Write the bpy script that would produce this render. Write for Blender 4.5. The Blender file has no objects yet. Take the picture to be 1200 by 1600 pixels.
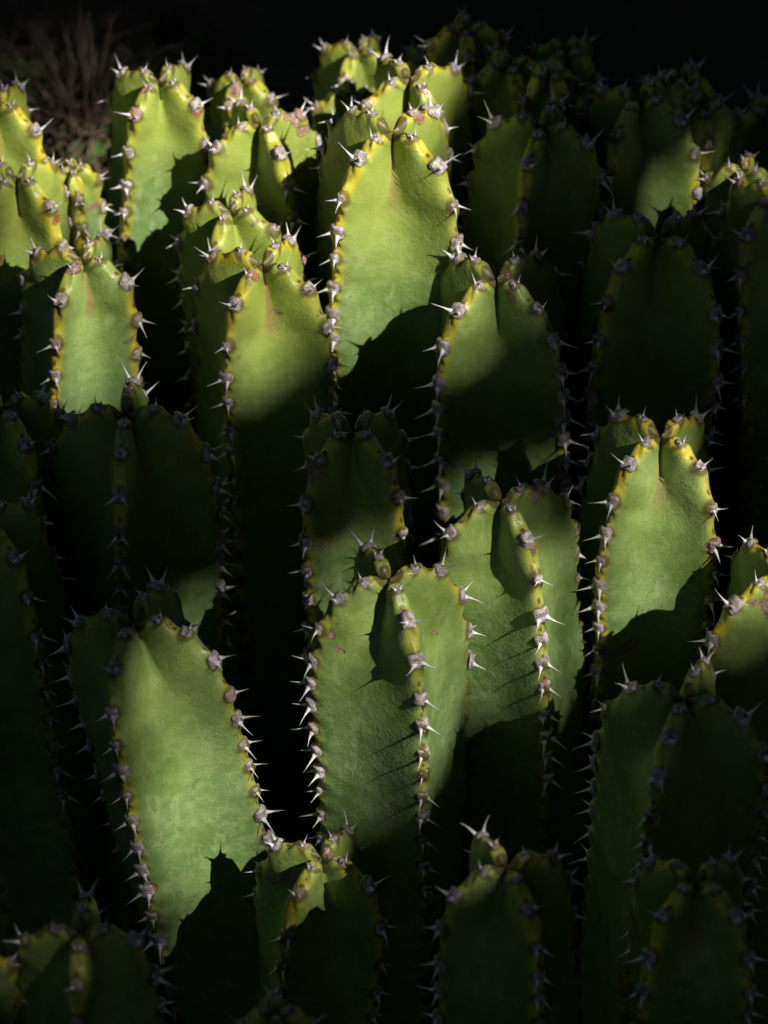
import bpy, math, random
import numpy as np
from mathutils import Vector, Matrix

random.seed(7)
rng = np.random.default_rng(7)
scene = bpy.context.scene
COL = scene.collection

# ------------------------------------------------------------------ camera
PITCH = math.radians(44)
P0 = Vector((0, 0, 0.30))
DIST = 1.30
FRAME_W = 0.20                                   # metres across the frame at P0
FWD = Vector((0, math.cos(PITCH), -math.sin(PITCH)))
UP = Vector((0, math.sin(PITCH), math.cos(PITCH)))
CAM = P0 - FWD * DIST
WT = FRAME_W / DIST
cam_d = bpy.data.cameras.new('camera')
cam = bpy.data.objects.new('camera', cam_d); COL.objects.link(cam)
cam.location = CAM
cam.rotation_euler = (math.pi / 2 - PITCH, 0, 0)
cam_d.sensor_fit = 'HORIZONTAL'
cam_d.sensor_width = 36
cam_d.lens = 36 / WT
cam_d.clip_start = 0.02; cam_d.clip_end = 500
cam_d.dof.use_dof = True
cam_d.dof.focus_distance = DIST + 0.01
cam_d.dof.aperture_fstop = 20
scene.camera = cam
scene.render.resolution_x = 768; scene.render.resolution_y = 1024

# ------------------------------------------------------------------ light
SUN = Vector((0.58, -0.50, 0.77)).normalized()   # towards the sun
world = bpy.data.worlds.new('World'); scene.world = world
world.use_nodes = True
wn = world.node_tree.nodes; wl = world.node_tree.links
wn.clear()
sky = wn.new('ShaderNodeTexSky'); sky.sky_type = 'NISHITA'; sky.sun_disc = False
sky.sun_elevation = math.asin(SUN.z)
sky.sun_rotation = math.atan2(SUN.x, SUN.y)
bgn = wn.new('ShaderNodeBackground'); bgn.inputs['Strength'].default_value = 0.05
wo = wn.new('ShaderNodeOutputWorld')
wl.new(sky.outputs[0], bgn.inputs[0]); wl.new(bgn.outputs[0], wo.inputs[0])
sl = bpy.data.lights.new('sun', 'SUN'); sl.energy = 5.0; sl.angle = math.radians(0.5)
sl.color = (1.0, 0.96, 0.88)
so = bpy.data.objects.new('sun', sl); COL.objects.link(so)
so.rotation_euler = SUN.to_track_quat('Z', 'Y').to_euler()
so.location = (2, -2, 4)
vs = scene.view_settings
vs.view_transform = 'Standard'; vs.look = 'None'; vs.exposure = 0.64; vs.gamma = 1.0
vs.use_curve_mapping = False
scene.cycles.use_adaptive_sampling = True; scene.cycles.adaptive_threshold = 0.02; scene.cycles.adaptive_min_samples = 24
scene.cycles.max_bounces = 3; scene.cycles.diffuse_bounces = 2; scene.cycles.glossy_bounces = 1
scene.cycles.transmission_bounces = 0; scene.cycles.transparent_max_bounces = 2

# ------------------------------------------------------------------ helpers
def tag(o, label=None, cat=None, group=None, kind=None):
    if label: o['label'] = label
    if cat: o['category'] = cat
    if group: o['group'] = group
    if kind: o['kind'] = kind
    return o

def link(name, data, parent=None):
    o = bpy.data.objects.new(name, data)
    COL.objects.link(o)
    if parent: o.parent = parent
    return o

def mesh_np(name, verts, faces, mat, smooth=True):
    """verts (n,3) array, faces list of tuples or (m,k) array"""
    me = bpy.data.meshes.new(name)
    if isinstance(faces, np.ndarray):
        k = faces.shape[1]; m = faces.shape[0]
        me.vertices.add(len(verts)); me.vertices.foreach_set('co', np.asarray(verts, np.float32).ravel())
        me.loops.add(m * k); me.loops.foreach_set('vertex_index', faces.astype(np.int32).ravel())
        me.polygons.add(m); me.polygons.foreach_set('loop_start', np.arange(0, m * k, k, dtype=np.int32))
        me.polygons.foreach_set('loop_total', np.full(m, k, np.int32))
        me.update(calc_edges=True)
    else:
        me.from_pydata([tuple(v) for v in verts], [], faces); me.update()
    me.polygons.foreach_set('use_smooth', [smooth] * len(me.polygons))
    me.materials.append(mat)
    return me

def attr(me, name, arr):
    a = me.attributes.new(name, 'FLOAT', 'POINT')
    a.data.foreach_set('value', np.asarray(arr, np.float32).ravel())

def unproject(px, py, Y):
    d = FWD + Vector((1, 0, 0)) * ((px - 600) / 1200 * WT) + UP * ((800 - py) / 1200 * WT)
    t = (Y - CAM.y) / d.y
    return CAM + d * t, 1200 / (WT * t)            # point, pixels per metre there

class NT:
    def __init__(self, name):
        self.m = bpy.data.materials.new(name); self.m.use_nodes = True
        self.n = self.m.node_tree.nodes; self.l = self.m.node_tree.links
        self.n.clear()
        self.out = self.n.new('ShaderNodeOutputMaterial')
        self.b = self.n.new('ShaderNodeBsdfPrincipled')
        self.l.new(self.b.outputs[0], self.out.inputs[0])
    def set(self, key, v):
        if hasattr(v, 'is_output'): self.l.new(v, self.b.inputs[key])
        else: self.b.inputs[key].default_value = v
    def attr(self, name):
        n = self.n.new('ShaderNodeAttribute'); n.attribute_name = name; return n.outputs['Fac']
    def math(self, op, a, b=0.0, c=0.0):
        n = self.n.new('ShaderNodeMath'); n.operation = op
        for i, v in enumerate((a, b, c)):
            if hasattr(v, 'is_output'): self.l.new(v, n.inputs[i])
            else: n.inputs[i].default_value = v
        return n.outputs[0]
    def ramp(self, v, lo, hi, a=0.0, b=1.0):
        n = self.n.new('ShaderNodeMapRange'); n.interpolation_type = 'SMOOTHSTEP'
        self.l.new(v, n.inputs[0])
        n.inputs[1].default_value = lo; n.inputs[2].default_value = hi
        n.inputs[3].default_value = a; n.inputs[4].default_value = b
        return n.outputs[0]
    def mix(self, f, a, b):
        n = self.n.new('ShaderNodeMix'); n.data_type = 'RGBA'
        for i, v in ((0, f), (6, a), (7, b)):
            if hasattr(v, 'is_output'): self.l.new(v, n.inputs[i])
            else: n.inputs[i].default_value = v if i == 0 else (*v, 1)
        return n.outputs[2]
    def coord(self, per_object=True):
        tc = self.n.new('ShaderNodeTexCoord')
        if not per_object: return tc.outputs['Object']
        oi = self.n.new('ShaderNodeObjectInfo')
        a = self.n.new('ShaderNodeVectorMath'); a.operation = 'ADD'
        s = self.n.new('ShaderNodeVectorMath'); s.operation = 'SCALE'
        s.inputs[0].default_value = (7.3, 3.1, 5.7); self.l.new(oi.outputs['Random'], s.inputs['Scale'])
        self.l.new(tc.outputs['Object'], a.inputs[0]); self.l.new(s.outputs[0], a.inputs[1])
        return a.outputs[0]
    def rand(self):
        return self.n.new('ShaderNodeObjectInfo').outputs['Random']
    def noise(self, vec, scale, detail=3, rough=0.55, dist=0.0):
        n = self.n.new('ShaderNodeTexNoise'); self.l.new(vec, n.inputs['Vector'])
        n.inputs['Scale'].default_value = scale; n.inputs['Detail'].default_value = detail
        n.inputs['Roughness'].default_value = rough; n.inputs['Distortion'].default_value = dist
        return n.outputs['Fac']
    def voro(self, vec, scale, feat='F1'):
        n = self.n.new('ShaderNodeTexVoronoi'); n.feature = feat; self.l.new(vec, n.inputs['Vector'])
        n.inputs['Scale'].default_value = scale
        return n.outputs['Distance'], n.outputs['Color'] if feat == 'F1' else None
    def scale_vec(self, vec, s):
        n = self.n.new('ShaderNodeVectorMath'); n.operation = 'MULTIPLY'
        self.l.new(vec, n.inputs[0]); n.inputs[1].default_value = s
        return n.outputs[0]
    def bump(self, h, strength, distance):
        n = self.n.new('ShaderNodeBump'); n.inputs['Strength'].default_value = strength
        n.inputs['Distance'].default_value = distance
        self.l.new(h, n.inputs['Height']); self.l.new(n.outputs[0], self.b.inputs['Normal'])

# ------------------------------------------------------------------ materials
def mat_stem():
    t = NT('waxy_green_skin')
    v = t.coord()
    ridge = t.attr('ridge'); aridge = t.math('ABSOLUTE', ridge)
    phase = t.attr('phase'); depth = t.attr('depth'); side = t.attr('side')
    f = t.math('FRACT', phase)
    n1 = t.noise(v, 60, 3, 0.6); n2 = t.noise(v, 240, 3, 0.65); n3 = t.noise(v, 1300, 2, 0.6)
    col = t.mix(t.ramp(n1, 0.32, 0.68), (0.115, 0.195, 0.052), (0.192, 0.275, 0.098))
    # chalky bloom and fine mottling
    col = t.mix(t.math('MULTIPLY', t.ramp(n2, 0.42, 0.75), 0.38), col, (0.285, 0.355, 0.130))
    col = t.mix(t.math('MULTIPLY', t.ramp(n3, 0.46, 0.70), 0.38), col, (0.085, 0.140, 0.025))
    # darker green worn smears
    sm = t.noise(t.scale_vec(v, (1, 1, 1.7)), 150, 3, 0.7, 1.5)
    col = t.mix(t.math('MULTIPLY', t.ramp(sm, 0.62, 0.70), 0.55), col, (0.075, 0.140, 0.012))
    # fine scratches and healed cracks
    sc = t.math('ABSOLUTE', t.math('SUBTRACT', t.noise(t.scale_vec(v, (1.6, 1.6, 1.0)), 95, 2, 0.5, 2.2), 0.5))
    scm = t.math('MULTIPLY', t.ramp(sc, 0.0, 0.011, 1.0, 0.0), t.ramp(n1, 0.52, 0.66))
    col = t.mix(t.math('MULTIPLY', scm, 0.55), col, (0.070, 0.110, 0.022))
    # pale dust specks and water marks
    vd2, vc2 = t.voro(v, 700)
    sp2 = t.n.new('ShaderNodeSeparateColor'); t.l.new(vc2, sp2.inputs[0])
    dust = t.math('MULTIPLY', t.ramp(vd2, 0.10, 0.22, 1.0, 0.0), t.ramp(sp2.outputs[0], 0.86, 0.90))
    col = t.mix(t.math('MULTIPLY', dust, 0.5), col, (0.42, 0.43, 0.33))
    wm = t.noise(t.scale_vec(v, (1, 1, 0.35)), 320, 2, 0.5, 0.4)
    col = t.mix(t.math('MULTIPLY', t.ramp(wm, 0.60, 0.70), 0.35), col, (0.31, 0.37, 0.19))
    # young yellow-green top
    col = t.mix(t.math('MULTIPLY', t.attr('young'), t.ramp(depth, 0.2, 2.4, 0.68, 0.0)), col, (0.30, 0.35, 0.045))
    # yellow margin on every rib
    wob = t.math('ADD', aridge, t.math('MULTIPLY', t.math('SUBTRACT', n1, 0.5), 4.0))
    ym = t.ramp(wob, 1.3, 3.5, 1.0, 0.0)
    near = t.math('ABSOLUTE', t.math('SUBTRACT', f, 0.5))
    ym = t.math('MULTIPLY', ym, t.ramp(near, 0.25, 0.52, 1.0, 0.45))
    ym = t.math('MULTIPLY', ym, t.ramp(t.rand(), 0.0, 0.7, 0.45, 1.0))
    ym = t.math('MULTIPLY', ym, t.ramp(t.noise(v, 38, 1), 0.36, 0.58, 0.12, 1.0))
    yc = t.mix(t.ramp(n2, 0.35, 0.65), (0.46, 0.38, 0.012), (0.47, 0.44, 0.045))
    col = t.mix(ym, col, yc)
    # greener, tighter notch right under each pad
    col = t.mix(t.math('MULTIPLY', t.ramp(aridge, 2.0, 5.0, 1.0, 0.0), t.ramp(f, 0.04, 0.24, 0.55, 0.0)), col, (0.085, 0.125, 0.010))
    # thin dark outline where the horny pad meets the skin
    pd = t.math('MULTIPLY', t.math('SUBTRACT', 0.5, near), 11.0)
    pr = t.math('SQRT', t.math('ADD', t.math('MULTIPLY', aridge, aridge), t.math('MULTIPLY', pd, pd)))
    col = t.mix(t.ramp(pr, 2.1, 3.1, 0.75, 0.0), col, (0.085, 0.055, 0.02))
    # one rusty bud scar between pads
    cell = t.math('FLOOR', phase)
    wnz = t.n.new('ShaderNodeTexWhiteNoise'); wnz.noise_dimensions = '2D'
    cmb = t.n.new('ShaderNodeCombineXYZ'); t.l.new(cell, cmb.inputs[0]); t.l.new(side, cmb.inputs[1])
    t.l.new(cmb.outputs[0], wnz.inputs['Vector'])
    off = t.math('SUBTRACT', wnz.outputs['Value'], 0.5)
    dx = ridge
    dy = t.math('MULTIPLY', t.math('SUBTRACT', f, t.math('ADD', 0.62, t.math('MULTIPLY', off, 0.2))), 11.0)
    rr = t.math('SQRT', t.math('ADD', t.math('MULTIPLY', dx, dx), t.math('MULTIPLY', dy, dy)))
    rr = t.math('ADD', rr, t.math('MULTIPLY', t.math('SUBTRACT', n3, 0.5), 0.9))
    spot = t.math('MULTIPLY', t.ramp(rr, 0.55, 0.95, 1.0, 0.0), t.ramp(wnz.outputs['Value'], 0.12, 0.2))
    halo = t.ramp(rr, 0.8, 1.5, 0.35, 0.0)
    col = t.mix(halo, col, (0.30, 0.20, 0.015))
    col = t.mix(t.math('MULTIPLY', spot, 0.85), col, (0.085, 0.035, 0.012))
    # freckles near the rib
    vd, vc = t.voro(v, 420)
    fr = t.math('MULTIPLY', t.ramp(vd, 0.10, 0.20, 1.0, 0.0), t.ramp(aridge, 3.0, 7.0, 1.0, 0.12))
    sp = t.n.new('ShaderNodeSeparateColor'); t.l.new(vc, sp.inputs[0])
    fr = t.math('MULTIPLY', fr, t.ramp(sp.outputs[0], 0.80, 0.84))
    col = t.mix(t.math('MULTIPLY', fr, 0.7), col, (0.12, 0.07, 0.02))
    # pinkish blush in the young groove
    gm = t.math('MULTIPLY', t.ramp(t.attr('groove'), 0.80, 1.0), t.ramp(depth, 0.35, 0.85, 1.0, 0.0))
    col = t.mix(t.math('MULTIPLY', gm, t.ramp(t.rand(), 0.35, 0.8, 0.0, 0.6)), col, (0.23, 0.085, 0.055))
    # corky brown scars
    cn = t.noise(v, 70, 3, 0.6, 0.6)
    cork = t.math('MULTIPLY', t.ramp(t.math('ADD', cn, t.math('MULTIPLY', aridge, -0.006)), 0.660, 0.672), 1.0)
    cc = t.mix(t.ramp(n3, 0.35, 0.65), (0.16, 0.085, 0.055), (0.33, 0.24, 0.18))
    col = t.mix(cork, col, cc)
    rim = t.ramp(t.math('ABSOLUTE', t.math('SUBTRACT', t.math('ADD', cn, t.math('MULTIPLY', aridge, -0.006)), 0.660)), 0.0, 0.014, 0.6, 0.0)
    col = t.mix(rim, col, (0.10, 0.05, 0.02))
    sa = t.math('ADD', t.attr('scar'), t.math('MULTIPLY', t.math('SUBTRACT', n2, 0.5), 0.55))
    sk = t.ramp(sa, 0.44, 0.50)
    scol = t.mix(t.attr('tint'), cc, t.mix(t.ramp(n3, 0.35, 0.65), (0.26, 0.07, 0.035), (0.36, 0.15, 0.08)))
    col = t.mix(t.ramp(t.math('ABSOLUTE', t.math('SUBTRACT', sa, 0.44)), 0.0, 0.07, 0.7, 0.0), col, (0.10, 0.045, 0.015))
    col = t.mix(sk, col, scol)
    t.set('Base Color', col)
    t.set('Roughness', t.ramp(n2, 0.3, 0.7, 0.34, 0.52))
    t.set('Specular IOR Level', 0.45)
    h = t.math('ADD', t.math('MULTIPLY', n2, 0.6), t.math('MULTIPLY', n3, 0.25))
    h = t.math('ADD', h, t.math('MULTIPLY', sk, -0.9))
    t.bump(h, 0.75, 0.0007)
    return t.m

def mat_pad():
    t = NT('grey_horny_pad')
    v = t.coord()
    n1 = t.noise(v, 450, 4, 0.65); n2 = t.noise(v, 1800, 3, 0.6)
    col = t.mix(t.ramp(n1, 0.35, 0.65), (0.21, 0.17, 0.155), (0.52, 0.48, 0.465))
    col = t.mix(t.ramp(n2, 0.50, 0.62, 0.0, 0.75), col, (0.13, 0.10, 0.095))
    col = t.mix(t.math('MULTIPLY', t.ramp(t.rand(), 0.86, 0.96), t.ramp(n1, 0.4, 0.6)), col, (0.30, 0.14, 0.09))
    t.set('Base Color', col); t.set('Roughness', 0.6); t.set('Specular IOR Level', 0.3)
    t.bump(t.math('ADD', n1, t.math('MULTIPLY', n2, 0.5)), 0.8, 0.0006)
    return t.m

def mat_spine():
    t = NT('pale_grey_spine')
    v = t.coord()
    n1 = t.noise(v, 700, 3, 0.6)
    tip = t.attr('tip')
    col = t.mix(t.ramp(n1, 0.35, 0.65), (0.46, 0.43, 0.42), (0.72, 0.69, 0.68))
    col = t.mix(t.math('MULTIPLY', t.ramp(tip, 0.45, 1.0, 0.0, 0.8), t.ramp(t.rand(), 0.2, 0.8)), col, (0.12, 0.09, 0.09))
    t.set('Base Color', col); t.set('Roughness', 0.45); t.set('Specular IOR Level', 0.4)
    return t.m

def mat_soil():
    t = NT('dark_soil')
    v = t.coord(False)
    n1 = t.noise(v, 6, 5, 0.6); n2 = t.noise(v, 90, 5, 0.7); vd, _ = t.voro(v, 60)
    col = t.mix(t.ramp(n1, 0.3, 0.7), (0.030, 0.022, 0.016), (0.060, 0.045, 0.032))
    col = t.mix(t.ramp(n2, 0.5, 0.75), col, (0.075, 0.058, 0.042))
    t.set('Base Color', col); t.set('Roughness', 0.95); t.set('Specular IOR Level', 0.1)
    t.bump(t.math('ADD', n2, t.math('MULTIPLY', vd, -0.5)), 1.0, 0.008)
    return t.m

def mat_simple(name, a, b, scale, rough=0.6, spec=0.3, bump=0.3, bd=0.001):
    t = NT(name); v = t.coord()
    n1 = t.noise(v, scale, 4, 0.6)
    t.set('Base Color', t.mix(t.ramp(n1, 0.35, 0.65), a, b)); t.set('Roughness', rough)
    t.set('Specular IOR Level', spec)
    t.bump(n1, bump, bd)
    return t.m

M_STEM = mat_stem(); M_PAD = mat_pad(); M_SPINE = mat_spine(); M_SOIL = mat_soil()
M_LEAF = mat_simple('dark_leaf', (0.035, 0.06, 0.015), (0.06, 0.10, 0.025), 8, 0.5, 0.3)
M_BARK = mat_simple('brown_bark', (0.06, 0.045, 0.03), (0.14, 0.11, 0.08), 30, 0.9, 0.1, 1.0, 0.01)
M_BACK = mat_simple('deep_green_skin', (0.045, 0.085, 0.018), (0.09, 0.14, 0.03), 60, 0.5, 0.3)
M_TAN = mat_simple('tan_spine', (0.085, 0.055, 0.04), (0.18, 0.125, 0.09), 90, 0.6, 0.2)
M_DRY = mat_simple('dry_stalk', (0.07, 0.045, 0.03), (0.16, 0.11, 0.08), 60, 0.8, 0.1)

# ------------------------------------------------------------------ ground
def build_ground():
    n = 90
    g = np.sign(np.linspace(-1, 1, n)) * np.abs(np.linspace(-1, 1, n)) ** 3 * 60
    X, Y = np.meshgrid(g, g)
    Z = 0.006 * np.sin(X * 9 + 1.3) * np.cos(Y * 7) + 0.004 * np.sin(X * 23 + Y * 17)
    V = np.stack([X, Y, Z - 0.012], -1).reshape(-1, 3)
    i = np.arange(n - 1)
    A = (i[:, None] * n + i[None]).ravel()
    F = np.stack([A, A + 1, A + n + 1, A + n], -1)
    o = link('ground', mesh_np('ground', V, F, M_SOIL))
    tag(o, 'dark bare soil under and behind the cactus clump', kind='structure')
build_ground()

# ------------------------------------------------------------------ pads and spines (shared meshes)
def make_pad(seed):
    r = random.Random(seed)
    na, nr = 14, 4
    V = [(0, 0, 0)]; F = []
    rad = []
    for k in range(na):
        a = 2 * math.pi * k / na
        q = 1.0 + 0.10 * r.uniform(-1, 1)
        # four soft corners, the two lower ones drawn out towards the spines
        q += 0.20 * abs(math.cos(2 * a - math.pi / 2)) ** 1.5
        for ca, e in ((-0.75, 0.42), (math.pi + 0.75, 0.42), (0.8, 0.16), (math.pi - 0.8, 0.16)):
            d = (a - ca + math.pi) % (2 * math.pi) - math.pi
            q += e * math.exp(-(d / 0.26) ** 2) * r.uniform(0.5, 1.2)
        rad.append(q)
    for j in range(1, nr + 1):
        f = (0.4, 0.78, 0.97, 1.0)[j - 1]
        for k in range(na):
            a = 2 * math.pi * k / na
            x = 0.00205 * rad[k] * f * math.cos(a); y = 0.00205 * rad[k] * f * math.sin(a)
            z = (0.00026 if j < 3 else 0.00017 if j == 3 else -0.0010) - x * x / 0.0046
            z += 0.00013 * r.uniform(-1, 1) if j < 4 else 0
            if j == 1: z -= 0.00006
            V.append((x, y, z))
    V[0] = (0, -0.0002, 0.00018)
    for k in range(na):
        F.append((0, 1 + k, 1 + (k + 1) % na))
    for j in range(nr - 1):
        for k in range(na):
            a = 1 + j * na + k; b = 1 + j * na + (k + 1) % na
            F.append((a, a + na, b + na, b))
    return mesh_np('spine_pad', V, F, M_PAD)

def make_spine(seed):
    r = random.Random(seed)
    n, rows = 7, 9
    bx, by = r.uniform(-0.12, 0.12), r.uniform(-0.22, 0.05)
    V = []; F = []; T = []
    for i in range(rows):
        s = i / (rows - 1)
        rr = 0.00066 * (1 - s) ** 4.0 + 0.00025 * (1 - s) ** 0.8 + 0.00002
        cx, cy = bx * s * s * 0.006, by * s * s * 0.006
        for k in range(n):
            a = 2 * math.pi * k / n
            V.append((cx + rr * math.cos(a) * 0.85, cy + rr * math.sin(a), s * 0.0062 - 0.0004)); T.append(s)
    for i in range(rows - 1):
        for k in range(n):
            a = i * n + k; b = i * n + (k + 1) % n
            F.append((a, b, b + n, a + n))
    F.append(tuple((rows - 1) * n + k for k in range(n)))
    me = mesh_np('spine', V, F, M_SPINE)
    attr(me, 'tip', T)
    return me

PADS = [make_pad(s) for s in range(8)]
SPINES = [make_spine(40 + s) for s in range(6)]

# ------------------------------------------------------------------ one ribbed stem
KEY = np.array([
    # rib r, rib drop, groove r, groove drop   (all in units of R)
    (0.020, 0.060, 0.012, 0.120),
    (0.085, 0.045, 0.018, 0.140),
    (0.170, -0.005, 0.028, 0.165),
    (0.270, -0.035, 0.046, 0.200),
    (0.395, -0.010, 0.074, 0.250),
    (0.540, 0.065, 0.115, 0.325),
    (0.685, 0.165, 0.180, 0.440),
    (0.805, 0.310, 0.270, 0.590),
    (0.892, 0.520, 0.370, 0.780),
    (0.957, 0.830, 0.475, 1.040),
    (0.995, 1.200, 0.565, 1.400),
    (1.005, 1.650, 0.620, 1.810),
    (1.000, 2.400, 0.660, 2.480),
    (0.985, 3.600, 0.680, 3.640),
    (0.960, 5.500, 0.670, 5.510),
    (0.930, 8.000, 0.650, 8.000),
])

def catmull(K, u):
    i = np.clip(np.floor(u).astype(int), 0, len(K) - 2); f = (u - i)[:, None]
    p0 = K[np.maximum(i - 1, 0)]; p1 = K[i]; p2 = K[i + 1]; p3 = K[np.minimum(i + 2, len(K) - 1)]
    return 0.5 * ((2 * p1) + (-p0 + p2) * f + (2 * p0 - 5 * p1 + 4 * p2 - p3) * f ** 2 + (-p0 + 3 * p1 - 3 * p2 + p3) * f ** 3)

TS = np.array([0, 0.05, 0.11, 0.18, 0.27, 0.38, 0.51, 0.66, 0.82, 1.0])   # rib -> mid-face samples

def build_stem(parent, R, L, a0, ribs, seed, vis, hold, W, scars, young):
    r = np.random.default_rng(seed)
    K = KEY.copy()
    K[:, (1, 3)] *= r.uniform(0.88, 1.15)
    K[:, 2] *= r.uniform(0.92, 1.04)
    us = [0.0]
    for i in range(len(K) - 1):
        seg = max(abs(K[i + 1] - K[i]).max() * R, 1e-5)
        n = max(2, int(math.ceil(seg / 0.0014)))
        us += list(i + np.arange(1, n + 1) / n)
    us = np.array(us)
    C = catmull(K, us) * R
    tail_d = C[-1, 1]
    if L > tail_d + 0.01:
        extra = np.linspace(tail_d, L, int((L - tail_d) / 0.012) + 2)[1:]
        E = np.stack([np.full_like(extra, C[-1, 0]), extra, np.full_like(extra, C[-1, 2]), extra], -1)
        C = np.concatenate([C, E])
    else:
        C = C[C[:, 1] <= L + 1e-6]
    nrow = len(C)
    rib_r, rib_z, gr_r, gr_z = C[:, 0], -C[:, 1], C[:, 2], -C[:, 3]
    gr_z = np.minimum(gr_z, rib_z)
    wav = 1 + 0.035 * np.sin(rib_z / R * r.uniform(1.2, 2.0) + r.uniform(0, 6)) * np.clip(-rib_z / R - 0.5, 0, 1)
    rib_r = rib_r * wav; gr_r = gr_r * wav
    S = np.concatenate([[0], np.cumsum(np.hypot(np.diff(rib_r), np.diff(rib_z)))])
    half = math.pi / ribs
    depth = -rib_z / R
    nt = len(TS)
    ncol = ribs * 2 * (nt - 1)
    VX = np.zeros((nrow, ncol)); VY = VX.copy(); VZ = VX.copy()
    RID = VX.copy(); PH = VX.copy(); DEP = VX.copy(); GRV = VX.copy(); SID = VX.copy()
    # depth-dependent section shape
    sm = np.clip((depth - 0.12) / 0.65, 0, 1); sm = sm * sm * (3 - 2 * sm)
    alpha = (1 - sm) * math.radians(68) + sm * math.radians(-4)
    TWIST = r.uniform(-1.6, 1.6)
    pads = []
    rscale = 1 + 0.04 * r.uniform(-1, 1, ribs)
    for b in range(ribs):
        th = a0 + 2 * half * b
        # pad positions along this rib
        pos = [0.16 * R * r.uniform(0.8, 1.2), 0.30 * R * r.uniform(0.9, 1.1)]
        gap = 0.0120 * r.uniform(0.92, 1.1)
        p = pos[-1]
        first = True
        while p < S[-1]:
            g = gap * r.uniform(0.86, 1.14) * (0.72 if first else 1.0); first = False
            if p > 0.034: g *= 0.80
            p += g; pos.append(p)
        pos = np.array(pos)
        idx = np.arange(len(pos))
        def phase(s):
            return np.interp(s, pos, idx)
        Rr = rib_r * rscale[b]
        rt = 0.0019 + 0.0009 * np.clip(1.6 - depth, 0, 1)                # rib edge softness
        rt = np.minimum(rt, Rr * 0.55)
        folds = r.uniform(0.5, 1.2)
        dS = np.gradient(S) + 1e-12
        Nr, Nz = -np.gradient(rib_z) / dS, np.gradient(Rr) / dS
        nl = np.hypot(Nr, Nz) + 1e-9; Nr = Nr / nl; Nz = Nz / nl
        topk = 1 + 0.35 * np.clip(1.4 - S / 0.030, 0, 1)                  # stronger teeth near the growing tip
        for sgn in (1, -1):
            Ax, Ay = Rr, np.zeros(nrow)
            Bx, By = gr_r * math.cos(half), gr_r * math.sin(half)
            AB = np.hypot(Ax - Bx, Ay - By)
            k2 = AB * (0.30 + 0.12 * sm)
            px_, py_ = math.sin(half), -math.cos(half)                   # across the face towards the rib
            qx_, qy_ = math.cos(half), math.sin(half)                    # along the bisector
            P2x = Bx + k2 * (np.cos(alpha) * px_ + np.sin(alpha) * qx_)
            P2y = By + k2 * (np.cos(alpha) * py_ + np.sin(alpha) * qy_)
            P1x, P1y = Ax, Ay + rt * 1.35
            for j, t in enumerate(TS):
                if sgn == -1 and (j == 0 or j == nt - 1): continue
                c0, c1, c2, c3 = (1 - t) ** 3, 3 * t * (1 - t) ** 2, 3 * t * t * (1 - t), t ** 3
                x = c0 * Ax + c1 * P1x + c2 * P2x + c3 * Bx
                y = c0 * Ay + c1 * P1y + c2 * P2y + c3 * By
                zt = t * t * (3 - 2 * t)
                z = rib_z * (1 - zt) + gr_z * zt
                s = S - t * 0.012
                ph = phase(np.maximum(s, 0)); f = ph - np.floor(ph)
                bump = np.exp(-(f / 0.23) ** 2) + np.exp(-((1 - f) / 0.30) ** 2)
                amp = topk * np.clip(S / 0.012, 0.15, 1) * (0.0018 * math.exp(-(t / 0.20) ** 2) + 0.00042 * folds * math.exp(-((t - 0.15) / 0.34) ** 2))
                rad = np.hypot(x, y) + 1e-9
                dn = (bump - 0.45) * amp
                x = x + dn * Nr * x / rad; y = y + dn * Nr * y / rad; z = z + dn * Nz
                y = y * sgn
                cx = x * math.cos(th) - y * math.sin(th); cy = x * math.sin(th) + y * math.cos(th)
                # column index: mid-face (b, -1) ... rib ... mid-face (b, +1)
                col = b * 2 * (nt - 1) + (j if sgn == 1 else 2 * (nt - 1) - j) if sgn == 1 else (b * 2 * (nt - 1) - j) % ncol
                VX[:, col] = cx; VY[:, col] = cy; VZ[:, col] = z
                RID[:, col] = np.hypot(x - Rr, y) * 1000 if j else 0
                PH[:, col] = phase(S); DEP[:, col] = depth; GRV[:, col] = t; SID[:, col] = b
        # pads on this rib
        tz = np.gradient(rib_z, S + np.arange(nrow) * 1e-12); tr = np.gradient(Rr, S + np.arange(nrow) * 1e-12)
        ca = math.cos(th + math.pi / 2)                                   # rib facing -y (camera) -> positive
        limit = vis if ca > -0.35 else vis * 0.5
        for ip, sp in enumerate(pos):
            if sp > limit or sp > S[-1] - 0.01: break
            rr_ = np.interp(sp, S, Rr); zz = np.interp(sp, S, rib_z)
            a_, b_ = np.interp(sp, S, tr), np.interp(sp, S, tz)
            pads.append((th + TWIST * zz, rr_, zz, a_, b_, ip, sp))
    # gentle unevenness
    ang = np.arctan2(VY, VX)
    for _ in range(4):
        kz = r.uniform(40, 160); ka = r.integers(1, 5); p1 = r.uniform(0, 6)
        d = 0.00022 * np.sin(VZ * kz + ka * ang + p1) * np.clip(DEP, 0, 1)
        rad = np.hypot(VX, VY) + 1e-9
        VX = VX * (1 + d / np.maximum(rad, 0.003)); VY = VY * (1 + d / np.maximum(rad, 0.003))
    tw_ = TWIST * VZ
    VX, VY = VX * np.cos(tw_) - VY * np.sin(tw_), VX * np.sin(tw_) + VY * np.cos(tw_)
    V = np.stack([VX, VY, VZ], -1).reshape(-1, 3)
    i = np.arange(nrow - 1)[:, None] * ncol; j = np.arange(ncol)[None]
    j2 = (j + 1) % ncol
    F = np.stack([i + j, i + ncol + j, i + ncol + j2, i + j2], -1).reshape(-1, 4)
    # close the tiny centre with the pole row's mean
    me = mesh_np('stem', V, F, M_STEM)
    for nme, arr in (('ridge', RID), ('phase', PH), ('depth', DEP), ('groove', GRV), ('side', SID)):
        attr(me, nme, arr)
    SCR = np.zeros(len(V)); TINT = np.zeros(len(V))
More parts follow.
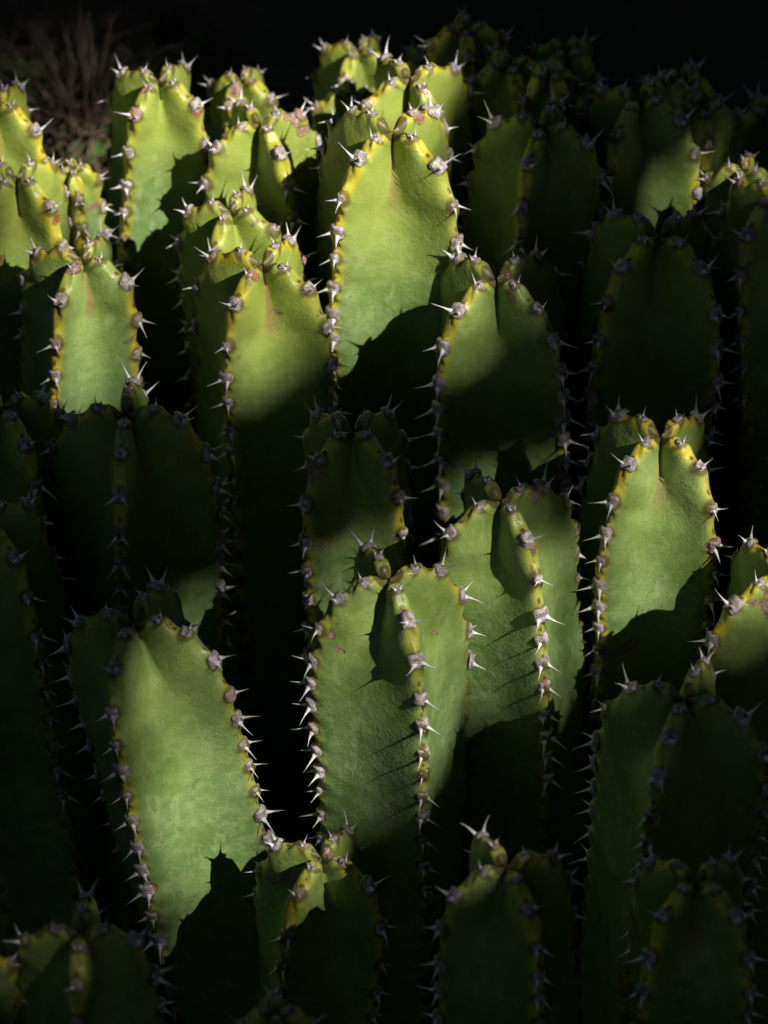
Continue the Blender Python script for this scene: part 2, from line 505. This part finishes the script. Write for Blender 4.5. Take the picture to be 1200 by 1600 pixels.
    if scars:
        Vw = V @ np.array(W.to_3x3()).T + np.array(W.translation)
        cp = np.array(CAM)
        for sx, sy, sr, tint in scars:
            q, ppm = unproject(sx, sy, float(Vw[:, 1].mean()))
            d = np.array(q) - cp; d /= np.linalg.norm(d)
            rel = Vw - cp; al = rel @ d; off = np.linalg.norm(rel - al[:, None] * d, axis=1)
            near = off < 0.0024
            if not near.any(): continue
            hit = Vw[near][np.argmin(al[near])]
            f_ = np.clip(1 - np.linalg.norm(Vw - hit, axis=1) / (2 * sr / ppm), 0, 1)
            SCR = np.maximum(SCR, f_); TINT = np.where(f_ > 0.05, tint, TINT)
    attr(me, 'young', np.full(len(V), young))
    attr(me, 'scar', SCR); attr(me, 'tint', TINT)
    o = link('stem', me, parent); o.location = hold
    HM = Matrix.Translation(hold)
    rr2 = random.Random(seed * 13 + 5)
    for th, rr_, zz, a_, b_, ip, sp in pads:
        T = Vector((a_ * math.cos(th), a_ * math.sin(th), b_)).normalized()      # down along the rib
        side = Vector((-math.sin(th), math.cos(th), 0))
        N = side.cross(T); 
        if N.dot(Vector((math.cos(th), math.sin(th), 0.4))) < 0: N = -N
        yv = -T; xv = yv.cross(N).normalized()
        k = (0.34, 0.62)[ip] if ip < 2 else rr2.choice((1.0, 1.0, 1.08, 0.92, 1.15, 0.72))
        if sp > 0.07: k *= 0.95
        k *= 0.84 * min(1.15, max(0.55, R / 0.021)) ** 0.6
        pos = Vector((rr_ * math.cos(th), rr_ * math.sin(th), zz)) + N * (-0.00025 + 0.50 * 0.0021 * min(1, max(0.15, sp / 0.012)) * (1 + 0.35 * min(1, max(0, 1.4 - sp / 0.030))))
        tw = rr2.uniform(-0.18, 0.18)
        mat = Matrix((( xv.x, yv.x, N.x, pos.x), (xv.y, yv.y, N.y, pos.y), (xv.z, yv.z, N.z, pos.z), (0, 0, 0, 1)))
        mat = mat @ Matrix.Rotation(tw, 4, 'Z') @ Matrix.Diagonal((k * rr2.uniform(0.9, 1.1), k * rr2.uniform(0.9, 1.15), k, 1))
        pad = link('spine_pad', rr2.choice(PADS), parent)
        pad.matrix_local = HM @ mat
        for sg in (-1, 1):
            if rr2.random() < 0.05 and ip > 2: continue                           # a lost spine
            d = Vector((sg * rr2.uniform(0.42, 0.72), -rr2.uniform(0.10, 0.48), rr2.uniform(0.85, 1.0))).normalized()
            if ip < 3: d = Vector((sg * 0.42, rr2.uniform(-0.1, 0.25), 1)).normalized()
            q = d.to_track_quat('Z', 'Y').to_matrix().to_4x4()
            ln = rr2.uniform(0.62, 1.08) * ((0.8, 0.95, 1.1)[ip] if ip < 3 else 1.0)
            sm_ = Matrix.Translation((sg * 0.00125, -0.00085, -0.0001)) @ q @ Matrix.Diagonal((1, 1, ln, 1))
            s_ = link('spine', rr2.choice(SPINES), pad)
            s_.matrix_local = sm_
    return o

# ------------------------------------------------------------------ the clump
# id: (apex px, apex py, rib radius px, front rib angle deg (+ = right), extra depth cm, lean px/px, pads down to m, ribs, label)
STEMS = {
 's1': (248, 122, 92, -30, 0.0, -0.06, 0.095, 4, 'tall sunlit yellow-green cactus stem alone against the dark brown background'),
 's2': (376, 122, 62, -25, 2.0, 0.0, 0.045, 4, 'small sunlit cactus stem with a brown oval scar beside the tall yellow-green stem'),
 's3': (405, 188, 104, 28, 0.0, 0.05, 0.070, 4, 'sunlit cactus stem with a curved brown scar on its upper edge'),
 's4': (360, 325, 95, -20, 0.0, 0.0, 0.095, 4, 'short sunlit yellow-edged cactus top just behind a half-shaded stem'),
 's5': (410, 408, 122, -30, 0.0, 0.0, 0.105, 4, 'cactus stem lit at its top and fading into shade, below the yellow-edged top'),
 's6': (613, 200, 140, -42, 0.0, 0.0, 0.095, 4, 'broad brightly lit cactus stem with yellow ribs and a spiky shadow low down'),
 's7': (640, 118, 112, 30, 0.0, 0.0, 0.060, 4, 'sunlit cactus stem directly behind the broad brightest stem'),
 's8': (560, 75, 66, -25, 1.0, 0.0, 0.050, 4, 'sunlit cactus top with pale spines, highest of the bright stems'),
 's9': (668, 88, 55, 30, 3.0, 0.0, 0.040, 4, 'small half-lit cactus top peeping behind the highest sunlit stems'),
 's10': (550, 143, 70, 8, 0.5, 0.0, 0.045, 4, 'small sunlit cactus top squeezed between the bright stems'),
 's11': (850, 192, 112, -18, 0.0, 0.0, 0.080, 4, 'dim cactus stem with only its pale rib catching light, beside the brightest stems'),
 's12': (727, 42, 68, 5, 1.0, 0.0, 0.040, 4, 'dim cactus top with two rounded lobes at the upper edge of the clump'),
 's13': (795, 98, 72, 20, 1.0, 0.0, 0.045, 4, 'dark cactus top with long spines behind the dim stem with a pale rib'),
 's14': (885, 75, 68, -35, 2.0, 0.0, 0.045, 4, 'dark rounded cactus top against the black background'),
 's15': (1000, 150, 106, -30, 0.0, 0.0, 0.075, 4, 'large dark cactus stem topped with a crowd of grey spines'),
 's16': (1095, 165, 80, 10, 1.5, 0.0, 0.060, 4, 'cactus stem in shade with one patch of sun low on its front'),
 's17': (1160, 262, 62, -15, 0.0, 0.0, 0.040, 4, 'small cactus top with brilliantly lit white spines near the picture edge'),
 's18': (1205, 170, 75, 20, 4.0, 0.0, 0.050, 4, 'dark cactus stem cut by the picture edge above the bright white spines'),
 's19': (1030, 362, 140, -43, 0.0, 0.0, 0.085, 4, 'broad cactus stem in deep shade above the sunlit stem with the torn base'),
 's20': (1215, 300, 105, -38, 0.0, 0.0, 0.080, 4, 'dark cactus stem cut by the picture edge below the bright white spines'),
 's21': (-10, 158, 98, -27, 0.0, 0.0, 0.060, 4, 'smooth sunlit cactus face cut by the picture edge at upper left'),
 's22': (25, 272, 100, 48, 0.0, 0.0, 0.085, 4, 'half-shaded cactus stem in front of the sunlit face at the picture edge'),
 's23': (112, 262, 42, 15, 1.5, 0.0, 0.035, 4, 'tiny sunlit cactus tip low between two larger stems'),
 's24': (128, 400, 102, -22, 0.0, 0.0, 0.095, 4, 'cactus stem with a lit front face and dark left flank at the left'),
 's25': (197, 640, 138, -4, 0.0, 0.03, 0.105, 4, 'dark cactus stem with one rib facing forward and a dim lit lower corner'),
 's26': (208, 966, 150, -19, 0.0, 0.21, 0.115, 4, 'large leaning cactus stem, sunlit, with bright white spines down its edge'),
 's27': (2, 632, 108, 32, 0.0, 0.0, 0.100, 4, 'dark cactus stem cut by the left picture edge beside the forward-rib stem'),
 's28': (550, 668, 116, -45, 0.0, 0.0, 0.095, 4, 'dark cactus stem standing behind the two sunlit stems at the centre'),
 's29': (775, 430, 145, -45, 0.0, 0.05, 0.105, 4, 'broad cactus stem lit only at its yellow tip and dark below'),
 's30': (782, 778, 126, 28, 0.0, 0.10, 0.110, 4, 'sunlit cactus stem with a yellow banded rib and toothed bright edge'),
 's31': (607, 900, 134, 21, 0.0, 0.0, 0.115, 4, 'sunlit cactus stem at the centre with a dark groove and wrinkled face'),
 's32': (1033, 676, 130, -43, 0.0, 0.0, 0.100, 4, 'sunlit cactus stem with a torn brown base, standing alone at the right'),
 's33': (1228, 895, 150, -60, 1.0, 0.0, 0.085, 4, 'cactus stem with a dim lit shoulder cut by the right picture edge'),
 's34': (1072, 1085, 145, -20, 0.0, 0.0, 0.090, 4, 'dark cactus stem below the torn-based sunlit stem'),
 's35': (1088, 1372, 118, -42, 0.0, 0.0, 0.075, 4, 'very dark cactus stem at the bottom right corner'),
 's36': (790, 1350, 122, 25, 0.0, 0.0, 0.085, 4, 'very dark cactus stem with a tall back lobe at the bottom'),
 's37': (503, 1335, 112, -28, 4.2, 0.0, 0.085, 4, 'cactus stem in shade with dim lit tips below the central sunlit stem'),
 's38': (125, 1452, 120, -2, 0.0, 0.0, 0.080, 4, 'dim cactus stem with upright lobes in the bottom left corner'),
 's39': (-42, 1500, 62, 20, 0.0, 0.0, 0.050, 4, 'cactus stem past the left edge showing only two bright spines'),
 's40': (430, 1578, 62, 5, 0.0, 0.0, 0.040, 4, 'small dark cactus tip at the bottom edge in front of the dim lit tips'),
 's41': (-30, 810, 112, 40, 0.0, 0.12, 0.110, 4, 'very dark cactus stem along the lower left picture edge'),
 's43': (940, 150, 66, 15, 1.5, 0.0, 0.045, 4, 'dark cactus top squeezed beside the large spine-crowned stem'),
 's44': (1068, 118, 68, -20, 3.0, 0.0, 0.045, 4, 'dark cactus top behind the large spine-crowned stem'),
 's45': (860, 112, 48, 30, 1.0, 0.0, 0.040, 4, 'thin dark cactus tip between two rounded dark tops'),
 's42': (1300, 715, 112, -40, 4.5, 0.0, 0.090, 4, 'cactus stem past the right edge showing a row of pale spines'),
}
# healed wounds: px, py, radius px, tint (0 grey-brown cork, 1 raw orange-red)
SCARS = {
 's1': [(322, 183, 10, 1), (214, 130, 8, 0.3), (288, 132, 4, 0)],
 's2': [(361, 132, 11, 0)],
 's3': [(456, 168, 8, 0), (463, 182, 8, 0), (471, 196, 8, 0), (482, 205, 9, 0), (493, 198, 8, 0)],
 's5': [(411, 428, 7, 1), (428, 497, 4, 0), (404, 447, 4, 0)],
 's6': [(668, 187, 10, 0.8), (662, 180, 8, 0.4)],
 's22': [(98, 352, 8, 1), (4, 410, 12, 1)],
 's24': [(110, 405, 13, 0), (118, 395, 9, 0)],
 's29': [(788, 468, 8, 0.3)],
 's31': [(597, 940, 8, 0.6), (533, 1028, 3, 0)],
 's32': [(1103, 866, 9, 0), (1112, 862, 7, 0), (990, 1022, 12, 0.2), (948, 1040, 12, 0.2), (1003, 1008, 8, 0)],
 's26': [(245, 1398, 8, 0.5)],
 's30': [(868, 1065, 8, 0.3)],
}
LIME = {'s1', 's2', 's3', 's4', 's6', 's7', 's8', 's10', 's21', 's22', 's23', 's5'}      # fresher, yellower stems
PLACED = {}
def solve():
    ids = list(STEMS)
    Y = {k: -(STEMS[k][1] - 800) / 60 / 0.80 * 0.01 + STEMS[k][4] * 0.01 for k in ids}
    for it in range(120):
        moved = False
        P = {}
        for k in ids:
            p, ppm = unproject(STEMS[k][0], STEMS[k][1], Y[k])
            P[k] = (p, STEMS[k][2] / ppm)
        for i, a in enumerate(ids):
            for b in ids[i + 1:]:
                pa, ra = P[a]; pb, rb = P[b]
                d = math.hypot(pa.x - pb.x, pa.y - pb.y)
                need = 0.80 * (ra + rb)
                if d < need:
                    back, front = (a, b) if Y[a] >= Y[b] else (b, a)
                    push = min(0.002, (need - d) * 0.5)
                    Y[back] += push; Y[front] -= push; moved = True
        if not moved: break
    return Y
YS = solve()
for n_, (k, (px, py, rp, a0, ex, lean, vis, ribs, label)) in enumerate(STEMS.items()):
    if lean == 0: lean = 0.06 * math.sin(n_ * 2.4)
    top, ppm = unproject(px, py, YS[k])
    R = rp / ppm
    L = top.z + 0.01
    # the centre of the top sits a little under the rib crests
    root = link('cactus', None); root.empty_display_size = 0.02
    axis = Vector((-lean * math.cos(PITCH), 0.0, 1.0)).normalized()
    base = top - axis * (top.z / axis.z)
    root.location = base
    root.rotation_euler = Vector((0, 0, 1)).rotation_difference(axis).to_euler()
    tag(root, label, 'cactus', 'ribbed cactus stems of the clump')
    hold = Vector((0, 0, top.z / axis.z))
    PLACED[k] = (top, R, axis)
    W = Matrix.Translation(base) @ root.rotation_euler.to_matrix().to_4x4() @ Matrix.Translation(hold)
    build_stem(root, R, L, -math.pi / 2 + math.radians(a0), ribs, 100 + n_ * 7, vis, hold, W, SCARS.get(k),
               1.0 if k in LIME else 0.42)

# ------------------------------------------------------------------ background: long-spined cacti and dry stalks
def cone_between(V, F, a, b, r0, r1, n=5):
    a = Vector(a); b = Vector(b); d = (b - a).normalized()
    q = d.to_track_quat('Z', 'Y')
    s = len(V)
    for p, rr in ((a, r0), (b, r1)):
        for k in range(n):
            v = p + q @ Vector((rr * math.cos(2 * math.pi * k / n), rr * math.sin(2 * math.pi * k / n), 0))
            V.append(tuple(v))
    for k in range(n):
        F.append((s + k, s + (k + 1) % n, s + n + (k + 1) % n, s + n + k))
    F.append(tuple(s + n + k for k in range(n)))

def spine_cluster_mesh(seed):
    r = random.Random(seed); V = []; F = []
    for k in range(5):
        a = 2 * math.pi * k / 5 + r.uniform(-.2, .2)
        d = Vector((math.cos(a), math.sin(a), r.uniform(0.25, 0.8))).normalized()
        cone_between(V, F, (0, 0, 0), d * r.uniform(0.014, 0.024), 0.0005, 0.00010)
    for k in range(3):
        d = Vector((r.uniform(-.4, .4), r.uniform(-.4, .4), 1)).normalized()
        cone_between(V, F, (0, 0, 0), d * r.uniform(0.025, 0.036), 0.0006, 0.00012)
    return mesh_np('spine_cluster', V, F, M_TAN)
CLUST = [spine_cluster_mesh(s) for s in range(4)]

def long_spined(px, py, Y, rp, label, seed, fruit=0):
    r = random.Random(seed)
    top, ppm = unproject(px, py, Y); R = rp / ppm
    H = top.z
    root = link('barrel_cactus', None); root.location = (top.x, Y, 0)
    tag(root, label, 'cactus', 'long-spined cacti behind the clump')
    nr, na = 26, 72
    V = np.zeros((nr, na, 3)); ribs = 9
    for i in range(nr):
        s = i / (nr - 1)
        ph = s * math.pi / 2
        rr = R * math.sin(min(ph * 1.6, math.pi / 2)) * (1 - 0.1 * s) + 1e-4
        z = H - (1 - math.cos(min(ph * 1.6, math.pi / 2))) * R - max(0, s - 0.625) / 0.375 * max(0.0, H - R)
        for j in range(na):
            a = 2 * math.pi * j / na
            k = 1 + 0.16 * math.cos(ribs * a) + 0.05 * math.cos(ribs * a) * math.sin(z / 0.012)
            V[i, j] = (rr * k * math.cos(a), rr * k * math.sin(a), z)
    i = np.arange(nr - 1)[:, None] * na; j = np.arange(na)[None]; j2 = (j + 1) % na
    F = np.stack([i + j, i + na + j, i + na + j2, i + j2], -1).reshape(-1, 4)
    link('stem', mesh_np('stem', V.reshape(-1, 3), F, M_BACK), root)
    for b in range(ribs):
        a = 2 * math.pi * b / ribs
        for q in range(4):
            e = math.radians(78 - q * 30 + r.uniform(-4, 4))
            if e > 0:
                n = Vector((math.cos(e) * math.cos(a), math.cos(e) * math.sin(a), math.sin(e)))
                p = Vector((0, 0, H - R)) + Vector((n.x * 1.15, n.y * 1.15, n.z)) * R
            else:
                n = Vector((math.cos(a), math.sin(a), 0.1)).normalized()
                p = Vector((math.cos(a) * R * 1.13, math.sin(a) * R * 1.13, H - R - 0.02 * (q - 3)))
            c = link('spine_cluster', r.choice(CLUST), root)
            c.matrix_local = Matrix.Translation(p) @ n.to_track_quat('Z', 'Y').to_matrix().to_4x4() @ Matrix.Rotation(r.uniform(0, 6), 4, 'Z')
    return root
long_spined(20, 70, 0.29, 95, 'green blurred long-spined cactus behind the upper left corner', 1)
long_spined(265, 50, 0.34, 85, 'dark cactus with star-like tan spines behind the tall yellow-green stem', 2)
long_spined(135, 180, 0.25, 62, 'small blurred green cactus with rusty spots between the left stems', 3)
long_spined(130, -40, 0.38, 90, 'dark spiny cactus half lost in the black upper left background', 4)

def dry_stalks():
    r = random.Random(5)
    for q in range(5):
        px = r.uniform(-20, 420); py = r.uniform(-40, 170); Y = r.uniform(0.28, 0.38)
        p, ppm = unproject(px, py, Y)
        V = []; F = []
        pts = [Vector((p.x + r.uniform(-.03, .03), p.y + r.uniform(-.02, .02), -0.005))]
        tip = p + Vector((r.uniform(-.03, .03), r.uniform(-.03, .03), r.uniform(-.02, .03)))
        for s in (0.35, 0.7, 1.0):
            pts.append(pts[0].lerp(tip, s) + Vector((r.uniform(-.008, .008), r.uniform(-.008, .008), 0)))
        for a, b, k in zip(pts, pts[1:], (1, .8, .6)):
            cone_between(V, F, a, b, 0.0011 * k, 0.0009 * k)
        for _ in range(4):
            a = pts[2].lerp(pts[3], r.random()); d = Vector((r.uniform(-1, 1), r.uniform(-1, 1), r.uniform(0, 1))).normalized()
            cone_between(V, F, a, a + d * r.uniform(0.015, 0.035), 0.0006, 0.0002)
        o = link('dry_stalk', mesh_np('dry_stalk', V, F, M_DRY))
        tag(o, 'thin dry brown stalk among the blurred cacti behind the clump', 'stalk', 'dry stalks behind the clump')
dry_stalks()

# ------------------------------------------------------------------ the tree whose crown throws the dappled shade
E1 = Vector((0, 0, 1)).cross(SUN).normalized(); E2 = SUN.cross(E1)
# sunny openings: (px, py, radius px, stem whose front surface is lit)
OPEN = [   # last number: share of the opening filled by fine leaflets added to dim its sun
 (30, 200, 70, 's21', .15), (110, 265, 38, 's23', .1), (60, 330, 40, 's22', .6), (20, 430, 50, 's22', .35), (90, 350, 35, 's22', .5),
 (250, 130, 75, 's1', 0), (230, 230, 75, 's1', 0), (205, 350, 60, 's1', 0), (300, 180, 60, 's1', 0), (210, 420, 45, 's1', 0),
 (375, 140, 55, 's2', 0), (390, 220, 70, 's3', 0), (470, 210, 70, 's3', 0), (450, 290, 50, 's3', 0),
 (370, 340, 60, 's4', 0), (430, 350, 50, 's4', 0), (440, 440, 60, 's5', .25), (440, 515, 50, 's5', .35), (400, 560, 35, 's5', .5),
 (560, 90, 65, 's8', 0), (520, 170, 50, 's10', 0), (640, 130, 75, 's7', 0), (690, 160, 48, 's7', .05),
 (600, 240, 85, 's6', 0), (640, 330, 90, 's6', 0), (600, 420, 85, 's6', 0.05), (565, 520, 60, 's6', .25), (650, 430, 45, 's6', .1), (550, 590, 35, 's6', .2),
 (130, 440, 50, 's24', .3), (130, 520, 55, 's24', .25), (120, 600, 50, 's24', .2),
 (800, 750, 40, 's29', .9),

 (1040, 740, 62, 's32', .3), (1040, 820, 72, 's32', .12), (1030, 900, 70, 's32', .2), (990, 980, 45, 's32', .5),
 (590, 970, 75, 's31', 0.31), (570, 1060, 75, 's31', 0.26), (560, 1150, 80, 's31', 0.26), (700, 1000, 60, 's31', 0.26), (710, 1110, 65, 's31', 0.26), (550, 1230, 60, 's31', 0.31),
 (780, 860, 65, 's30', 0.31), (790, 940, 65, 's30', 0.26), (870, 850, 50, 's30', 0.21), (890, 950, 50, 's30', 0.21), (825, 1035, 50, 's30', 0.36), (850, 1080, 35, 's30', .6),
 (250, 1080, 55, 's26', .5), (290, 1170, 75, 's26', .32), (325, 1250, 80, 's26', .24), (310, 1330, 75, 's26', .24), (285, 1400, 55, 's26', .3), (365, 1255, 42, 's26', .35),
 (330, 970, 40, 's25', .82), (510, 885, 40, 's28', .88),
 (480, 1300, 35, 's37', .8), (560, 1300, 40, 's37', .8), (125, 1440, 45, 's38', .9), (8, 1498, 26, 's39', .4),
 (30, 90, 45, 0.27, .8), (260, 60, 40, 0.31, .72), (130, 205, 45, 0.23, .7),
 (1118, 235, 24, 's16', .3), (1172, 262, 42, 's17', 0),
]
def sunplane(p): return np.array((p.dot(E1), p.dot(E2)))
GAPS = []
for px, py, rp, k, fine in OPEN:
    p, ppm = unproject(px, py, k if isinstance(k, float) else PLACED[k][0].y - 0.55 * PLACED[k][1])
    GAPS.append((*sunplane(p), rp / ppm, fine))
GAPS = np.array(GAPS)

def build_tree():
    root = link('shade_tree', None); root.location = (2.6, -1.2, 0)
    tag(root, 'leafy tree overhead whose crown shades the cactus clump', 'tree')
    off = Vector(root.location)
    V = []; F = []
    def limb(pts, rads):
        for a, b, r0, r1 in zip(pts, pts[1:], rads, rads[1:]):
            cone_between(V, F, Vector(a) - off, Vector(b) - off, r0, r1, 9)
    trunk = [(2.6, -1.2, -0.05), (2.55, -1.2, 0.5), (2.62, -1.25, 1.1), (2.5, -1.2, 1.7)]
    limb(trunk, (0.11, 0.09, 0.08, 0.07))
    r = random.Random(3)
    tips = []
    for q in range(9):
        a = 2 * math.pi * q / 9 + r.uniform(-.2, .2)
        mid = (2.3 + 0.8 * math.cos(a), -1.1 + 0.8 * math.sin(a), 2.05 + r.uniform(-.1, .2))
        end = (1.9 + 1.7 * math.cos(a), -1.0 + 1.7 * math.sin(a), 2.2 + r.uniform(-.1, .2))
        ps = np.array([Vector(p) for p in (mid, end)])
        # limbs keep out of the sunny openings
        bad = False
        for t in np.linspace(0, 1, 12):
            p = Vector(trunk[-1]).lerp(Vector(mid), t * 2) if t < .5 else Vector(mid).lerp(Vector(end), t * 2 - 1)
            s = sunplane(p)
            if (np.hypot(GAPS[:, 0] - s[0], GAPS[:, 1] - s[1]) < GAPS[:, 2] + 0.05).any(): bad = True
        if not bad: limb([trunk[-1], mid, end], (0.045, 0.03, 0.012))
    t = link('trunk', mesh_np('trunk', V, F, M_BARK), root)
    # leaves
    def leaves(n, sampler, l0=0.055, l1=0.10):
        c = sampler(n)
        d = rng.normal(size=(n, 3)); d[:, 2] -= 0.5; d /= np.linalg.norm(d, axis=1)[:, None]
        w = rng.normal(size=(n, 3)); w -= (w * d).sum(1)[:, None] * d; w /= np.linalg.norm(w, axis=1)[:, None]
        nn = np.cross(d, w)
        ln = rng.uniform(l0, l1, n)[:, None]; wd = ln * rng.uniform(0.22, 0.30, n)[:, None]
        P = np.stack([c - d * ln / 2, c - d * ln * .05 + w * wd + nn * ln * .06, c + d * ln / 2, c - d * ln * .05 - w * wd + nn * ln * .06], 1)
        e1 = np.array(E1); e2 = np.array(E2)
        keep = np.ones(n, bool)
        gc = GAPS[:, :2].mean(0)
        close = np.where((c @ e1 - gc[0]) ** 2 + (c @ e2 - gc[1]) ** 2 < 0.5 ** 2)[0]
        bad = np.zeros(len(close), bool)
        A, B_, C_, D_ = (P[close, i] for i in range(4))
        for u in np.linspace(0, 1, 9):
            mid = A + (C_ - A) * u
            wid = min(u / 0.45, (1 - u) / 0.55) if 0 < u < 1 else 0
            for q in (-1, -0.5, 0, 0.5, 1):
                s = mid + (B_ - D_) / 2 * q * wid
                x = (s @ e1)[:, None] - GAPS[None, :, 0]; y = (s @ e2)[:, None] - GAPS[None, :, 1]
                bad |= (x * x + y * y < GAPS[None, :, 2] ** 2).any(1)
        keep[close[bad]] = False
        keep &= P[:, :, 2].min(1) > 1.45
        return P[keep]
    def ellipsoid(n):
        u = rng.normal(size=(n, 3)); u /= np.linalg.norm(u, axis=1)[:, None]
        u *= rng.random(n)[:, None] ** (1 / 3)
        return u * np.array((2.5, 2.5, 0.62)) + np.array((1.65, -0.95, 2.15))
    def beam(n):
        t = rng.uniform(1.8, 2.6, n)[:, None]
        a = rng.uniform(0, 2 * math.pi, n); q = np.sqrt(rng.random(n)) * 0.42
        return np.array((0, 0.02, 0.27)) + t * np.array(SUN) + (q * np.cos(a))[:, None] * np.array(E1) + (q * np.sin(a))[:, None] * np.array(E2)
    def fine_leaflets():  # small leaves added across the openings to weaken the sunlight
        out = []
        e1 = np.array(E1); e2 = np.array(E2); sv = np.array(SUN)
        for gx, gy, gr, c in GAPS:
            if c <= 0: continue
            ln, wd = 0.020, 0.0055
            m = int(-math.log(1 - c) * math.pi * gr * gr / (ln * wd * 0.55 * 0.9) + rng.random())
            for _ in range(m):
                a = rng.uniform(0, 2 * math.pi); q = gr * math.sqrt(rng.random())
                x, y = gx + q * math.cos(a), gy + q * math.sin(a)
                # areas where openings overlap are shared, fully open ones stay clear
                ins = (GAPS[:, 0] - x) ** 2 + (GAPS[:, 1] - y) ** 2 < GAPS[:, 2] ** 2
                cs = GAPS[ins, 3]
                if len(cs) and cs.min() < c - 0.15 and rng.random() < 0.7: continue
                if rng.random() > 1 / max(1, ins.sum()): continue
                cpt = x * e1 + y * e2 + sv * (rng.uniform(1.95, 2.7) + 0.15)
                b = rng.uniform(0, 2 * math.pi)
                d = math.cos(b) * e1 + math.sin(b) * e2 + sv * rng.normal() * 0.25; d /= np.linalg.norm(d)
                w = np.cross(sv, d); w /= np.linalg.norm(w)
                L_ = ln * rng.uniform(0.7, 1.4); W_ = wd * rng.uniform(0.7, 1.3)
                out.append([cpt - d * L_ / 2, cpt + w * W_ / 2, cpt + d * L_ / 2, cpt - w * W_ / 2])
        return np.array(out)
    P = np.concatenate([leaves(85000, ellipsoid), leaves(12000, beam), leaves(42000, beam, 0.020, 0.036), fine_leaflets()])
    n = len(P)
    idx = np.arange(n)[:, None] * 4
    Fq = np.concatenate([idx + np.array((0, 1, 2)), idx + np.array((0, 2, 3))])
    me = mesh_np('crown', P.reshape(-1, 3) - np.array(off), Fq, M_LEAF, False)
    o = link('crown', me, root); o['kind'] = 'stuff'
build_tree()

# ------------------------------------------------------------------ unseen hedges, added to block sky light and deepen the shade
def hedge(name_label, c, size, n):
    root = link('hedge', None); root.location = (c[0], c[1], 0)
    tag(root, name_label, 'hedge', 'unseen hedges added for deeper shade')
    u = rng.uniform(-1, 1, (n, 3))
    u = np.sign(u) * np.abs(u) ** 0.6
    P0_ = u * np.array(size) / 2 + np.array((0, 0, size[2] / 2))
    P0_[:, :2] += rng.normal(size=(n, 2)) * 0.06
    d = rng.normal(size=(n, 3)); d /= np.linalg.norm(d, axis=1)[:, None]
    w = rng.normal(size=(n, 3)); w -= (w * d).sum(1)[:, None] * d; w /= np.linalg.norm(w, axis=1)[:, None]
    ln = rng.uniform(0.09, 0.16, n)[:, None]; wd = ln * 0.30
    Q = np.stack([P0_ - d * ln / 2, P0_ + w * wd, P0_ + d * ln / 2, P0_ - w * wd], 1)
    idx = np.arange(n)[:, None] * 4
    Fq = np.concatenate([idx + np.array((0, 1, 2)), idx + np.array((0, 2, 3))])
    o = link('foliage', mesh_np('foliage', Q.reshape(-1, 3), Fq, M_LEAF, False), root); o['kind'] = 'stuff'
    r = random.Random(n)
    for q in range(4):
        V = []; F = []
        x = size[0] * (q / 3 - 0.5) * 0.8; y = size[1] * (q / 3 - 0.5) * 0.8 if size[1] > size[0] else 0
        if size[1] > size[0]: x = 0
        p = [Vector((x, y, -0.03)), Vector((x + .05, y + .03, size[2] * .4)), Vector((x + r.uniform(-.1, .1), y + r.uniform(-.1, .1), size[2] * .85))]
        cone_between(V, F, p[0], p[1], 0.035, 0.025, 8); cone_between(V, F, p[1], p[2], 0.025, 0.008, 8)
        link('trunk', mesh_np('trunk', V, F, M_BARK), root)
hedge('tall dark hedge added unseen behind the viewer to deepen the shade', (-0.2, -3.4, 0), (6.5, 0.9, 2.4), 25000)
hedge('tall dark hedge added unseen at the left to block sky light', (-2.6, -0.4, 0), (0.9, 5.5, 2.6), 25000)
hedge('tall dark hedge added unseen past the shade tree to block low sky', (4.3, -0.4, 0), (0.9, 6.5, 2.3), 25000)
hedge('tall dark hedge added unseen far behind the cactus clump to hold light back', (0.4, 2.6, 0), (7.0, 0.9, 2.6), 25000)
